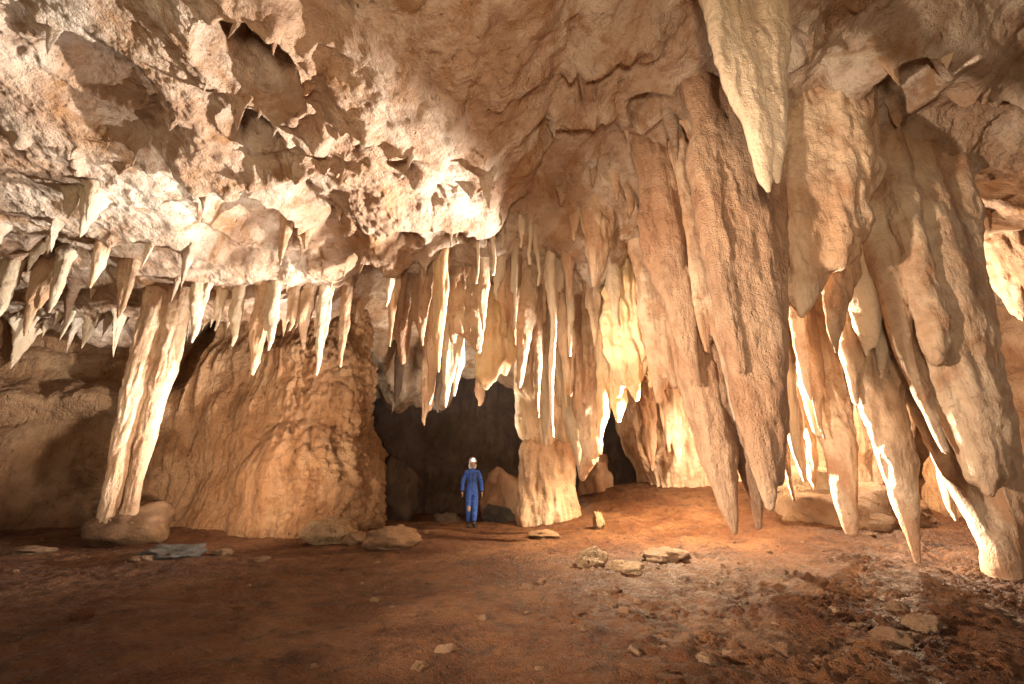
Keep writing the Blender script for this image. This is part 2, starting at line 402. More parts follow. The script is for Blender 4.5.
def left_disp(x, y, z, u):
    d = .35*pn(x*.5, y*.5, z*.5, 100)+.15*pn(x*1.4, y*1.4, z*.7, 101)
    block = sstep(-7.9, -9.0, x)
    f1, f2 = cells(u*.75+.3*pn(x, y, z, 3), z*.8+.3*pn(x, y, z, 4), 6); d = d+block*(.55-f1)*.55
    flute = (1-block)
    d = d+flute*.11*ridged(u*2.6+.4*pn(u, z, 1.0, 2), z*.35, 1.0, 4, seed=104)
    # popcorn flowstone: vertical strings of nodules
    pop = sstep(-6.0, -5.2, x+.3*pn(x, y, z*1.0, 5))
    f1, f2 = cells(u*7.5+.5*pn(u*1.2, z*1.2, 0, 8), z*4.2, 7); d = d+pop*(.5-f1)*.17+pop*.05*np.abs(pn(u*9, z*7, 3.0, 44))+pop*.07*ridged(u*3.5, z*.5, 2.0, 2, seed=108)
    d = d-1.3*sstep(2.9, 3.9, z+.25*pn(x, y, z, 19))*block
    d = d+1.0*np.sqrt(np.clip(1-((x+5.15+.15*pn(z, x, 1.0))/1.2)**2-((z-.8)/1.75)**2, 0, 1))**1.5*.7-.25*sstep(4.2, 5.0, z)
    d = d+.3*sstep(.8, 0, z)
    return d
wall_sheet('cave_wall', [(-12.5, -3), (-13, 3), (-13.2, 7.5), (-11, 10.3), (-8.6, 10.9), (-6.4, 10.6), (-5.2, 10.75), (-4.35, 11.3), (-4.4, 12.6), (-5.2, 14.2)], -.3, 6.2, left_disp, M['wall'], du=.028, nz=230,
           label='orange brown flowstone wall on the left, ribbed with popcorn calcite')
def back_disp(x, y, z, u):
    f1, f2 = cells(u*.6, z*.6+.4*pn(x, y, z, 4), 9)
    return .5*pn(x*.5, y*.5, z*.5, 110)+.2*pn(x*1.5, y*1.5, z*1.0, 111)+(.5-f1)*.5+.12*ridged(u*1.6, z*.3, 1.0, 2, seed=114)
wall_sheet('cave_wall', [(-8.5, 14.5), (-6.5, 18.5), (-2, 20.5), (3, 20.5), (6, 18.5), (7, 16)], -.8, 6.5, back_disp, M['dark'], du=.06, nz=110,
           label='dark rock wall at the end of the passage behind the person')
def right_disp(x, y, z, u):
    return .3*pn(x*.6, y*.6, z*.4, 120)+.22*ridged(u*1.3, z*.22, 1.0, 3, seed=121)*sstep(.8, 2.5, z)+.10*ridged(u*4, z*.6, 1.0, 2, seed=125)-.25*sstep(3, 1.2, z)
wall_sheet('cave_wall', [(4.9, 18.0), (4.15, 15.2), (4.3, 13.4), (6.0, 12.9), (8.5, 12.6), (11.0, 12.2)], -.3, 6.5, right_disp, M['tan'], du=.03, nz=200,
           label='fluted tan calcite wall behind the hanging stalactites on the right')
def far_disp(x, y, z, u):
    f1, f2 = cells(u*.7, z*.9, 12)
    return .5*pn(x*.4, y*.4, z*.5, 130)+.2*pn(x*1.3, y*1.3, z*1.3, 131)+(.5-f1)*.4
wall_sheet('cave_wall', [(10.5, 13.5), (13.5, 12), (14.5, 9), (13.5, 5), (11, 1), (10.5, -3)], -.3, 7.0, far_disp, M['brown'], du=.04, nz=170,
           label='brown rough rock wall closing the cave on the right')

# ------------------------------------------------------------------ implicit formations
def strand(pts, Y, Y2=None, flat=.75, up=True):
    """pts: (px, py, half width px); returns list of (xyz, r)"""
    Y2 = Y if Y2 is None else Y2; n = len(pts)-1; out = []
    for i, (px, py, hw) in enumerate(pts):
        yy = Y+(Y2-Y)*i/n
        out.append((np.array(P(px, py, yy)), W(hw, py, yy)))
    if up:
        a = out[0]; zc = float(ceil_h(np.array([a[0][0]], F32), np.array([a[0][1]], F32), ())[0])+.25
        if zc > a[0][2]: out.insert(0, (np.array([a[0][0], a[0][1], zc]), a[1]*1.2+.03))
    return (out, flat)
def make_sdf(name, strands, mat, vox=.03, k=.08, amp=1.0, warp=.05, seed=0, flute=1.0, fscale=1.0, zcut=None, parent=None):
    allp = np.array([p for s, fl in strands for p, r in s]); allr = np.array([r for s, fl in strands for p, r in s])
    lo = (allp-allr[:, None]).min(0)-.2; hi = (allp+allr[:, None]).max(0)+.2
    n = np.ceil((hi-lo)/vox).astype(int)
    ax = [lo[i]+vox*np.arange(n[i]+1) for i in range(3)]
    Xg, Yg, Zg = np.meshgrid(*[a.astype(F32) for a in ax], indexing='ij')
    if warp:
        wx = warp*pn(Xg*1.6, Yg*1.6, Zg*.7, 200+seed)+warp*.5*pn(Xg*4, Yg*4, Zg*1.2, 201+seed)
        wy = warp*pn(Xg*1.6, Yg*1.6, Zg*.7, 202+seed); Xw, Yw = Xg+wx, Yg+wy
    else: Xw, Yw = Xg, Yg
    f = None; 
    for s, fl in strands:
        g = None
        for (a, ra), (b, rb) in zip(s[:-1], s[1:]):
            ab = b-a; L2 = (ab**2).sum()
            t = np.clip(((Xw-a[0])*ab[0]+(Yw-a[1])*ab[1]+(Zg-a[2])*ab[2])/L2, 0, 1)
            d = np.sqrt((Xw-a[0]-t*ab[0])**2+((Yw-a[1]-t*ab[1])/fl)**2+(Zg-a[2]-t*ab[2])**2)-(ra+t*(rb-ra))
            g = d if g is None else np.minimum(g, d)
        f = g if f is None else smin(f, g, k)
    for q in (0, -1): f[q] = np.maximum(f[q], .01); f[:, q] = np.maximum(f[:, q], .01); f[:, :, q] = np.maximum(f[:, :, q], .01)
    V, Q = snets(f, *ax)
    # local thickness for scaling the relief
    rr = np.full(len(V), .03, F32)
    for s, fl in strands:
        for (a, ra), (b, rb) in zip(s[:-1], s[1:]):
            ab = b-a; L2 = (ab**2).sum(); t = np.clip(((V-a)@ab)/L2, 0, 1)
            d = np.linalg.norm(V-a-t[:, None]*ab, axis=1); rad = ra+t*(rb-ra)
            rr = np.maximum(rr, np.where(d < rad*1.35+.05, rad, 0))
    for _ in range(2):
        Nn = vnormals(V, Q); break
    x, y, z = V.T.astype(F32); c = fscale
    d = flute*(.26*np.abs(pn(x*3.2*c+.5*pn(x, y, z*1.3, 9), y*3.2*c, z*.5*c, 210+seed))+.13*sstep(-.1, .3, pn(x*1.5, y*1.5, z*.8, 12+seed))*(1-2*np.abs(pn(x*7.5*c+.6*pn(x*2, y*2, z*2, 8), y*7.5*c, z*.9*c, 211+seed)))-.1)
    d = d+.17*fbm(x*2.4*c, y*2.4*c, z*1.6*c, 3, seed=214+seed)+.05*fbm(x*14, y*14, z*7, 2, seed=218+seed)
    V = V+Nn*(np.minimum(rr, .32)*amp*d)[:, None]
    # shift origin to the top of the formation
    top = V[V[:, 2].argmax()].copy(); cx, cy = V[:, 0].mean(), V[:, 1].mean(); org = np.array([cx, cy, top[2]], F32)
    o = link(name, mk_mesh(name, V-org, Q), mat, parent); o.location = org.tolist()
    return o
HANGS = []
def hang(label, strands, mat='tan', cat='stalactite', name=None, group=None, **kw):
    o = make_sdf(name or cat.replace(' ', '_'), strands, M[mat], seed=len(HANGS)*3, **kw)
    tag(o, label, cat, group); HANGS.append(o); return o

GR = 'large stalactites hanging on the right'
GC = 'stalactites hanging in the centre'
hang('broad pale pointed stalactite hanging nearest, from the top edge, with a ragged broken tip',
     [strand([(722, -60, 24), (728, 10, 24), (742, 80, 22), (758, 130, 15), (766, 180, 9), (768, 190, 4)], 3.7, 3.6, .5),
      strand([(762, -60, 24), (764, 20, 22), (770, 90, 17), (774, 150, 11), (780, 182, 4)], 3.75, 3.65, .6),
      strand([(708, -10, 12), (722, 60, 8), (738, 100, 3)], 3.6, 3.6, .7)], 'pale', vox=.02, k=.03, group=GR, flute=.7, fscale=1.0, amp=.8)
hang('massive tapering brown stalactite, longest of the right-hand group, ending in a blunt lobe',
     [strand([(730, 60, 34), (732, 150, 35), (739, 240, 35), (749, 330, 31), (759, 410, 24), (766, 470, 14), (770, 505, 6)], 5.1, 4.9, .6),
      strand([(762, 100, 16), (768, 200, 18), (772, 300, 16), (776, 400, 11), (776, 480, 6)], 5.2, 5.0, .8),
      strand([(706, 120, 15), (712, 220, 17), (728, 300, 13), (742, 370, 6)], 5.0, 4.8, .8)], 'brown', vox=.026, k=.05, group=GR, amp=.7)
hang('bulging two-lobed stalactite mass between the longest stalactite and the thick leg-shaped one',
     [strand([(815, 60, 36), (812, 150, 42), (806, 230, 36), (800, 290, 20), (802, 312, 7)], 5.5, 5.2, .7),
      strand([(832, 90, 34), (838, 170, 34), (838, 230, 24), (833, 258, 14)], 5.35, 5.1, .8)], 'tan', vox=.03, group=GR)
hang('thick leg-shaped stalactite on the far right with a narrow foot reaching the floor',
     [strand([(885, 60, 36), (895, 140, 40), (912, 210, 44), (934, 280, 41), (953, 350, 36), (970, 420, 29), (984, 470, 19), (990, 490, 8)], 5.9, 5.6, .65),
      strand([(930, 100, 20), (948, 200, 22), (968, 300, 18), (984, 380, 12), (994, 440, 6)], 5.8, 5.6, .9),
      strand([(880, 120, 16), (905, 230, 15), (925, 300, 12), (940, 360, 8)], 5.55, 5.4, .9),
      strand([(955, 300, 24), (975, 400, 26), (990, 470, 24), (1000, 520, 18), (1006, 590, 17)], 6.2, 6.2, .8),
      strand([(868, 180, 15), (884, 270, 14), (902, 340, 10), (925, 400, 7), (945, 450, 4)], 5.7, 5.6, .8),
      strand([(915, 380, 12), (940, 440, 13), (965, 490, 12), (990, 545, 8), (998, 570, 5)], 6.3, 6.2, .9)], 'tan', vox=.028, k=.05, group=GR, amp=.85)
hang('stubby drooping nose-shaped stalactite above the thick leg-shaped one',
     [strand([(850, 40, 20), (852, 90, 22), (855, 120, 18), (862, 140, 8)], 5.2, 5.0, .9)], 'tan', vox=.025, group=GR)
hang('pointed white-edged stalactite tapering to the floor just left of the thick leg-shaped one',
     [strand([(862, 250, 26), (868, 330, 27), (880, 400, 24), (895, 460, 18), (908, 515, 10), (918, 562, 3)], 6.4, 6.3, .7),
      strand([(845, 290, 14), (852, 350, 12), (858, 400, 5)], 6.2, 6.2, .8)], 'tan', vox=.028, group=GR)
hang('slim straight stalactite tapering to a dark tip just above the orange boulder',
     [strand([(818, 260, 22), (824, 350, 21), (836, 430, 17), (845, 490, 11), (852, 532, 5)], 7.0, 6.9, .8),
      strand([(802, 300, 12), (808, 370, 11), (818, 430, 6)], 6.9, 6.9, .8)], 'tan', vox=.028, group=GR)
hang('short shell-shaped stalactite with a white left edge under the two-lobed mass',
     [strand([(840, 250, 22), (838, 290, 17), (834, 330, 8), (836, 352, 2)], 5.6, 5.5, .6)], 'tan', vox=.022, group=GR)
hang('pair of grey fluted short stalactites hanging above the pointed white-edged one',
     [strand([(866, 270, 13), (870, 310, 10), (873, 345, 3)], 5.9, 5.9, .8), strand([(855, 285, 9), (862, 325, 7), (868, 355, 2)], 5.95, 5.95, .8), strand([(880, 290, 9), (880, 340, 8), (880, 378, 2)], 6.1, 6.1, .8)], 'pale', vox=.02, group=GR)
hang('fluted stalactite splitting into two long tips just left of the longest stalactite',
     [strand([(688, 240, 24), (694, 320, 24), (706, 400, 24), (720, 460, 17), (730, 505, 9), (736, 532, 3)], 6.6, 6.4, .7),
      strand([(726, 330, 14), (736, 400, 14), (748, 460, 11), (756, 500, 7), (758, 526, 4)], 6.6, 6.5, .8)], 'brown', vox=.028, group=GR)
hang('thin bright-edged curtain fold hanging between the fluted split stalactite and the longest one',
     [strand([(706, 250, 10), (716, 310, 9), (730, 370, 8), (738, 398, 3)], 6.0, 5.9, .6), strand([(694, 240, 8), (700, 300, 8), (708, 350, 3)], 6.0, 6.0, .6)], 'tan', vox=.022, group=GR)
hang('hanging tapered tusk-shaped stalactite at the left rim of the right-hand cluster',
     [strand([(664, 150, 20), (668, 220, 22), (676, 290, 16), (688, 350, 9), (700, 385, 3)], 6.3, 6.2, .7), strand([(650, 180, 12), (652, 240, 11), (660, 290, 4)], 6.3, 6.3, .8)], 'brown', vox=.028, group=GR)
hang('slender stalactite with bright side hanging behind the split one',
     [strand([(664, 300, 14), (668, 360, 11), (676, 385, 4)], 7.4, 7.4, .8), strand([(650, 290, 14), (654, 340, 12), (660, 400, 4)], 7.5, 7.5, .8), strand([(778, 330, 16), (786, 400, 13), (800, 455, 6), (806, 480, 2)], 7.5, 7.5, .8)], 'tan', vox=.028, group=GR)
# centre
hang('glowing amber curtain lit from behind with ragged tips, right of the central column',
     [strand([(632, 205, 12), (634, 260, 19), (632, 320, 22), (630, 365, 16), (638, 398, 3)], 8.4, 8.3, .6),
      strand([(650, 260, 10), (650, 330, 11), (650, 385, 3)], 8.3, 8.3, .7), strand([(616, 300, 9), (614, 350, 12), (618, 395, 3)], 8.4, 8.4, .7)], 'amber', vox=.026, k=.05, group=GC, flute=1.8, amp=1.2, fscale=1.3)
hang('orange leaf-shaped stalactite glowing low beside the dark opening',
     [strand([(617, 370, 7), (618, 400, 9), (619, 420, 3)], 9.0, 9.0, .6)], 'amber', vox=.02, group=GC)
hang('white-lit tattered stalactite tips below the glowing curtain',
     [strand([(606, 340, 9), (604, 400, 9), (600, 436, 3)], 9.1, 9.0, .7)], 'amber', vox=.022, group=GC)
hang('tall fluted curtain mass forming the upper part of the central column',
     [strand([(578, 170, 24), (580, 250, 24), (584, 330, 22), (588, 400, 16), (592, 450, 9), (582, 476, 4)], 9.4, 9.6, .7),
      strand([(560, 200, 14), (562, 280, 14), (566, 350, 10), (570, 395, 3)], 9.3, 9.3, .8),
      strand([(602, 190, 16), (602, 260, 17), (606, 330, 12), (608, 370, 4)], 9.2, 9.2, .8)], 'tan', vox=.032, group=GC, amp=1.2)
hang('slim white-lit stalactite in front of the cracked column',
     [strand([(540, 300, 11), (546, 350, 9), (546, 400, 6), (545, 444, 2)], 10.0, 10.0, .6)], 'pale', vox=.024, group=GC)
hang('white-lit pointed curtain in front of the cracked column, right of the slim one',
     [strand([(562, 320, 10), (566, 380, 11), (576, 430, 9), (582, 478, 3)], 10.2, 10.2, .6), strand([(555, 340, 6), (558, 380, 4), (560, 405, 2)], 10.1, 10.1, .7)], 'pale', vox=.026, group=GC)
hang('broad smooth blade-shaped stalactite with a bright right edge left of centre',
     [strand([(466, 235, 18), (466, 290, 20), (470, 325, 15), (478, 350, 4)], 8.8, 8.7, .35), strand([(452, 240, 10), (452, 300, 9), (454, 340, 4)], 8.8, 8.8, .5)], 'tan', vox=.024, group=GC, flute=.5)
hang('orange rounded curtain lobe hanging over the dark passage',
     [strand([(500, 290, 15), (496, 340, 20), (488, 372, 13), (486, 386, 4)], 9.6, 9.5, .4), strand([(512, 300, 11), (512, 350, 8), (506, 372, 4)], 9.6, 9.6, .6)], 'amber', vox=.026, group=GC, flute=.6)
hang('thin orange stalactite over the passage, left of the pair of fangs',
     [strand([(434, 320, 8), (433, 360, 6), (430, 404, 1.5)], 9.4, 9.3, .8)], 'tan', vox=.018, group=GC)
hang('pair of pale fang-like stalactites hanging over the person',
     [strand([(448, 325, 8), (448, 365, 7), (446, 406, 1.5)], 9.2, 9.2, .8), strand([(459, 330, 6), (459, 362, 6), (454, 395, 1.5)], 9.3, 9.3, .8)], 'pale', vox=.018, group=GC)
hang('small brown hanging mass left of the orange thin stalactite',
     [strand([(404, 280, 14), (402, 330, 10), (402, 362, 3)], 9.3, 9.2, .8), strand([(418, 270, 10), (418, 310, 6), (420, 330, 2)], 9.3, 9.3, .8)], 'brown', vox=.026, group=GC)
hang('cluster of brown hanging tubes between the smooth blade and the central column',
     [strand([(524, 240, 16), (526, 300, 14), (524, 350, 8), (520, 388, 2)], 9.0, 9.0, .8), strand([(508, 240, 14), (508, 290, 10), (506, 320, 3)], 9.0, 9.0, .8), strand([(540, 230, 12), (540, 280, 10), (542, 320, 4)], 9.1, 9.1, .8)], 'tan', vox=.028, group=GC)
hang('tapered tan stalactite between the central column and the right-hand cluster, top to mid height',
     [strand([(606, 150, 22), (600, 200, 20), (598, 250, 12), (596, 285, 3)], 7.4, 7.3, .8), strand([(578, 170, 12), (574, 210, 9), (574, 240, 2)], 7.5, 7.5, .8)], 'tan', vox=.028, group=GC)
# top centre small hanging ones
hang('small pointed stalactite with a white edge hanging at the top, left of the dark fang',
     [strand([(388, -30, 22), (392, 10, 15), (397, 35, 8), (401, 52, 2)], 4.0, 4.0, .8)], 'tan', vox=.018, k=.05)
hang('dark blunt fang-shaped stalactite hanging at the top centre',
     [strand([(464, -30, 20), (464, 15, 15), (460, 48, 11), (457, 68, 4)], 4.0, 4.0, .8)], 'brown', vox=.018)
hang('little curved fang stalactite next to the white patch, hanging under the potholes',
     [strand([(334, 92, 12), (336, 115, 9), (334, 134, 3)], 4.9, 4.9, .8)], 'brown', vox=.018)

def many(rows, mats, label, group, vox=.024):
    for i, (px, yt, yb, hw, Y) in enumerate(rows):
        rs = np.random.RandomState(900+i); m_ = (yt+yb)/2; dx = (px-512)*(yb-yt)*.0006
        st = [strand([(px, yt, hw), (px+dx*.5+rs.uniform(-2, 2), m_, hw*.85), (px+dx*.8+rs.uniform(-2, 2), yb-(yb-yt)*.15, hw*.45), (px+dx, yb, 1.5)], Y, Y, rs.uniform(.45, .9))]
        if rs.rand() > .4:
            q = rs.choice([-1, 1])*hw*rs.uniform(.7, 1.1); st.append(strand([(px+q, yt, hw*.7), (px+q+dx*.4, m_-(yb-yt)*.1, hw*.5), (px+q*.9+dx*.7, yb-(yb-yt)*rs.uniform(.2, .4), 1.5)], Y+.03, Y, .6))
        hang(label, st, mats[i % len(mats)], vox=vox, k=.04, group=group, flute=1.5, fscale=1.6, amp=1.0)
many([(484,250,330,7,8.4),(497,240,300,6,8.2),(516,250,345,6,8.6),(530,300,372,6,9.0),(552,230,330,8,8.5),(566,210,300,9,8.2),(590,230,345,9,8.6),(612,230,330,8,8.1),
      (600,330,400,7,9.2),(575,330,425,8,9.8),(556,300,400,6,9.6),(425,290,345,6,9.0),(444,250,310,6,8.4),(390,262,306,6,8.6),(648,400,470,9,12.0),(672,400,466,9,12.2)],
     ['tan', 'pale', 'brown'], 'narrow fluted stalactite crowded around the upper central column', 'narrow stalactites crowded around the central column', .03)
many([(640,170,250,10,7.2),(660,200,300,10,7.0),(675,260,350,8,6.9),(625,150,215,9,6.8),(645,120,190,9,6.2),(612,130,200,8,6.8),(590,120,185,8,6.6),(680,110,200,13,5.9),(668,90,160,9,5.6),(690,300,400,8,7.4),(560,150,205,8,7.0)],
     ['ceil', 'tan'], 'medium stalactite hanging left of the longest stalactite, high up', 'medium stalactites left of the longest one')
many([(792,290,400,9,6.4),(806,330,440,8,6.7),(786,380,470,8,7.2),(830,380,470,7,7.4),(858,330,420,8,6.7),(872,380,470,9,7.0),(892,300,380,8,6.3),(778,400,500,7,7.4),(720,300,420,9,6.3),(708,350,470,9,6.9),(742,380,480,7,6.6),(935,440,520,8,7.0),(803,420,488,8,8.0)],
     ['tan', 'brown', 'pale'], 'thin blade of calcite wedged between the large right-hand stalactites', 'thin blades between the large right stalactites')
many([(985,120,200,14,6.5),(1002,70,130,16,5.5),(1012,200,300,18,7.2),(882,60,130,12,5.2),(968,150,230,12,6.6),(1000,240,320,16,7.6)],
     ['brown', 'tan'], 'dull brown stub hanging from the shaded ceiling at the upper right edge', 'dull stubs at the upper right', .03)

rs_ = np.random.RandomState(77)
many([(20,235,322,12,7.6),(46,255,335,9,7.8),(84,150,218,12,5.9),(132,250,318,10,7.6),(207,250,342,9,8.4),(266,290,374,9,8.7),(277,290,350,6,8.6),(311,290,348,7,8.9),(326,290,374,6,8.9),(348,290,366,6,9.0),(242,285,345,7,8.6),(288,210,264,7,7.2),(62,260,312,8,7.7),(108,225,288,8,7.1),(222,290,330,5,8.6),(296,290,330,5,8.8)],
     ['pale', 'tan'], 'broad based pale stalactite hanging low among the left ceiling rows', 'broad stalactites in the left ceiling rows', .024)
rows = []
for i in range(40):
    px = 392+310*(i+rs_.uniform(-.4, .4))/40
    tip = np.interp(px, [390, 430, 450, 470, 490, 520, 545, 575, 600, 620, 650, 670, 705], [340, 396, 400, 340, 375, 385, 430, 455, 420, 385, 395, 370, 390])-rs_.choice([0, 45, 100])*rs_.uniform(.4, 1.1)
    if px < 510 and i % 3 != 0: continue
    rows.append((px, tip-rs_.uniform(70, 120), tip, rs_.uniform(3, 6.5), rs_.uniform(8.2, 9.8)))
many(rows, ['tan', 'pale', 'amber', 'pale', 'brown'], 'slender stalactite in the dense curtain hanging across the middle of the cave', 'slender stalactites in the central curtain', .022)
many([(452+i*8.5+rs_.uniform(-2, 2), 205, 235+rs_.uniform(0, 50), 2.8, 7.6+rs_.uniform(-.2, .2)) for i in range(11)], ['pale'], 'thin white needle stalactite below the end of the white lip', 'white needle stalactites below the lip end', .014)

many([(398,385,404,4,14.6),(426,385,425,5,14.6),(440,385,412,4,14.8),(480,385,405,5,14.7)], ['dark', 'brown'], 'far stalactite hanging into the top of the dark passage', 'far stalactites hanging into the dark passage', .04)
# left leaning double column
col_ = hang('leaning double column of pale fluted calcite standing on a boulder by the left wall',
     [strand([(163, 235, 13), (156, 300, 11), (142, 370, 12), (126, 430, 11), (116, 480, 9), (109, 510, 9), (107, 530, 12)], 8.6, 8.8, .9),
      strand([(189, 235, 12), (180, 300, 11), (165, 370, 11), (148, 430, 9), (136, 480, 7), (130, 510, 7), (127, 530, 10)], 8.7, 8.8, .8)], 'tan', cat='stone column', vox=.024, k=.02, warp=.0, flute=1.6, amp=.55, fscale=2.0)
# cracked central column
ccol = hang('thick cracked column stump with a horizontal break, standing right of the person',
     [strand([(545, 454, 18), (545, 480, 23), (545, 520, 25)], 12.3, 12.2, .7, False), strand([(530, 449, 10), (530, 480, 12), (530, 520, 13)], 12.1, 12.1, .7, False), strand([(564, 450, 12), (566, 480, 12), (568, 515, 12)], 12.2, 12.2, .7, False)], 'tan', cat='column stump', vox=.035, k=.04, warp=.03, flute=1.5)
hang('upper half of the cracked column, hanging just above the horizontal break',
     [strand([(545, 300, 26), (543, 370, 26), (543, 410, 25), (543, 429, 18)], 12.3, 12.3, .7), strand([(560, 330, 14), (566, 400, 13), (568, 434, 9)], 12.1, 12.1, .7), strand([(526, 370, 12), (528, 433, 10)], 12.1, 12.1, .7)], 'pale', cat='column', vox=.035, k=.04, warp=.03, flute=1.5)

# ------------------------------------------------------------------ small stalactites
def spike_mesh(i):
    rs = np.random.RandomState(300+i); nr, ns = 26, 18
    t = np.linspace(0, 1, nr)[:, None]; a = np.linspace(0, 2*np.pi, ns, endpoint=False)[None]
    prof = (1-t)**rs.uniform(.7, 1.0)*(1+.45*np.exp(-t*9))+.03*(1-t)
    lob = 1+.22*np.cos(a*rs.randint(2, 4)+rs.rand()*6+t*1.5)+.12*np.cos(a*5+rs.rand()*6)
    x = np.cos(a)*prof*lob; y = np.sin(a)*prof*lob*rs.uniform(.55, 1)
    z = -t+0*a
    n = pn(x*1.8+0*z, y*1.8, z*5, 400+i)*.28+pn(x*4, y*4, z*12, 430+i)*.12
    bx, by = .35*rs.normal()*t**2, .35*rs.normal()*t**2
    x = x*(1+n)+bx; y = y*(1+n)+by
    V = np.stack([x, y, z], -1).reshape(-1, 3)
    Q = []
    for r in range(nr-1):
        for s in range(ns):
            Q.append((r*ns+s, (r+1)*ns+s, (r+1)*ns+(s+1) % ns, r*ns+(s+1) % ns))
    me = mk_mesh('stalactite', V.astype(F32), np.array(Q)[:, ::-1])
    return me
PROTO = {}
for key in ('tan', 'pale', 'ceil', 'brown'):
    PROTO[key] = []
    for i in range(7):
        me = spike_mesh(i+(0 if key == 'tan' else 10 if key == 'pale' else 20 if key == 'ceil' else 30)); me.materials.append(M[key]); PROTO[key].append(me)
zz = CE[:, :, 2]
low = (blur(zz, 14)-zz)
cx, cy, cz = CE[:, :, 0], CE[:, :, 1], CE[:, :, 2]
# project the ceiling into the picture to choose regions
def proj(x, y, z):
    zc = y*CT+(z-CH)*ST; uc = -y*ST+(z-CH)*CT
    return 512+FPX*x/zc, 342-FPX*uc/zc
with np.errstate(all='ignore'):
    PX, PY = proj(cx, cy, np.array(cz))
def fringe(x0, x1, y0, y1, n, lmin, lmax, rr, mats, label, group, spacing=.16, lowmin=.03, yr=(3, 14)):
    m = (PX > x0) & (PX < x1) & (PY > y0) & (PY < y1) & (low > lowmin) & (cy > yr[0]) & (cy < yr[1])
    I = np.argwhere(m)
    if not len(I): print('no spots', group); return
    w = low[m].astype(float)**1.3; order = RNG.choice(len(I), min(len(I), n*40), replace=False, p=w/w.sum())
    placed = []
    for k in order:
        i, j = I[k]; p = CE[i, j]
        if any((p[0]-q[0])**2+(p[1]-q[1])**2 < spacing**2 for q in placed): continue
        placed.append(p)
        L = random.uniform(lmin, lmax)*(.6+random.random()**2); r = L*random.uniform(*rr)
        o = link('stalactite', random.choice(PROTO[random.choice(mats)]))
        o.location = (float(p[0]), float(p[1]), float(p[2])+min(.12, L*.25)); o.scale = (r, r*random.uniform(.6, 1), L); o.rotation_euler = (random.uniform(-.06, .06), random.uniform(-.06, .06), random.uniform(0, 6.28))
        tag(o, label, 'stalactite', group)
        if len(placed) >= n: break
    print(group, len(placed))
fringe(210, 375, 250, 325, 22, .35, .85, (.13, .2), ['pale', 'tan'], 'tan stalactite in the ragged fringe under the back left ceiling ledge', 'stalactites fringing the back left ledge', .22)
fringe(-10, 210, 190, 330, 40, .3, .85, (.12, .2), ['ceil', 'pale'], 'stubby pale stalactite in the jagged rows at the far left of the ceiling', 'stubby stalactites on the left ceiling', .2)
fringe(-10, 300, 0, 190, 14, .15, .45, (.13, .2), ['ceil'], 'small pale stalactite on the scalloped upper left ceiling', 'small stalactites on the upper left ceiling', .2, .05)
fringe(300, 520, 140, 330, 22, .15, .5, (.14, .24), ['ceil', 'tan'], 'small stalactite dotting the ceiling behind the white lip', 'small stalactites behind the white lip', .2)
fringe(520, 720, 60, 330, 22, .25, .8, (.13, .22), ['ceil', 'tan', 'tan'], 'small tan stalactite crowding the ceiling above the central column', 'stalactites crowding above the central column', .2)
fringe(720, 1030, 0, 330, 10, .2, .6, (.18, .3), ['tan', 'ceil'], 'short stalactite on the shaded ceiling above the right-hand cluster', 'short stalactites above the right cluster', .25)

fringe(375, 520, 300, 415, 10, .25, .7, (.12, .2), ['brown', 'ceil'], 'small stalactite on the far ceiling over the dark passage', 'small stalactites over the dark passage', .3, .01, (9, 19))

# ------------------------------------------------------------------ rocks
def rock_mesh(i, rough=.25, flat=.7):
    nu, nv = 40, 26
    th = np.linspace(0, 2*np.pi, nu, endpoint=False)[:, None]; ph = np.linspace(.02, np.pi-.02, nv)[None]
    x = np.cos(th)*np.sin(ph); y = np.sin(th)*np.sin(ph); z = np.cos(ph)+0*th
    # facet by clamping against random planes
    rs = np.random.RandomState(500+i); r = np.ones_like(x)
    for _ in range(11):
        n = rs.normal(size=3); n /= np.linalg.norm(n); dd = x*n[0]+y*n[1]+z*n[2]; r = np.minimum(r, np.where(dd > .05, rs.uniform(.6, .95)/np.maximum(dd, .05), 9))
    r = r*(1+rough*pn(x*1.7, y*1.7, z*1.7, 520+i)+rough*.4*pn(x*5, y*5, z*5, 540+i)+rough*.2*pn(x*12, y*12, z*12, 560+i))
    V = np.stack([x*r, y*r, z*r*flat], -1).reshape(-1, 3)
    idx = np.arange(nu*nv).reshape(nu, nv); a = idx; b = np.roll(idx, -1, 0)
    Q = np.stack([a[:, :-1], a[:, 1:], b[:, 1:], b[:, :-1]], -1).reshape(-1, 4)
    return mk_mesh('rock', V.astype(F32), Q)
def rock(px, py, hw, hh, mat, label, i, Y=None, cat='rock', group=None, rot=0.0, depth=1.0, rough=.3):
    """bottom of the rock at pixel py on the ground"""
    if Y is None:
        Y = 4.0
        for y in np.linspace(3, 18, 600):
            p = P(px, py, y)
            if p[2] <= fz(p[0], y): Y = y; break
    p = P(px, py, Y); w = W(hw, py, Y); h = W(hh, py, Y)
    me = rock_mesh(i, rough, 1.0); o = link('boulder' if cat == 'boulder' else 'rock', me, M[mat])
    o.scale = (w, w*depth, h); o.location = (p[0], Y+w*.5*depth, p[2]+h*.55); o.rotation_euler = (0, 0, rot)
    return tag(o, label, cat, group)
rock(118, 540, 42, 24, 'rock', 'broad rounded boulder carrying the foot of the leaning column', 1, cat='boulder', Y=8.7)
rock(92, 528, 20, 18, 'rock', 'smaller lump at the left of the column-foot boulder', 2, cat='boulder', Y=8.9)
rock(165, 558, 28, 8, 'grey', 'flat blue-grey rock lying on the earth in front of the column boulder', 3, rough=.3)
rock(140, 562, 12, 4, 'rock', 'small brown slab lying beside the flat blue-grey rock', 4)
rock(388, 550, 27, 14, 'rock', 'flat-topped orange boulder left of the person', 5, cat='boulder')
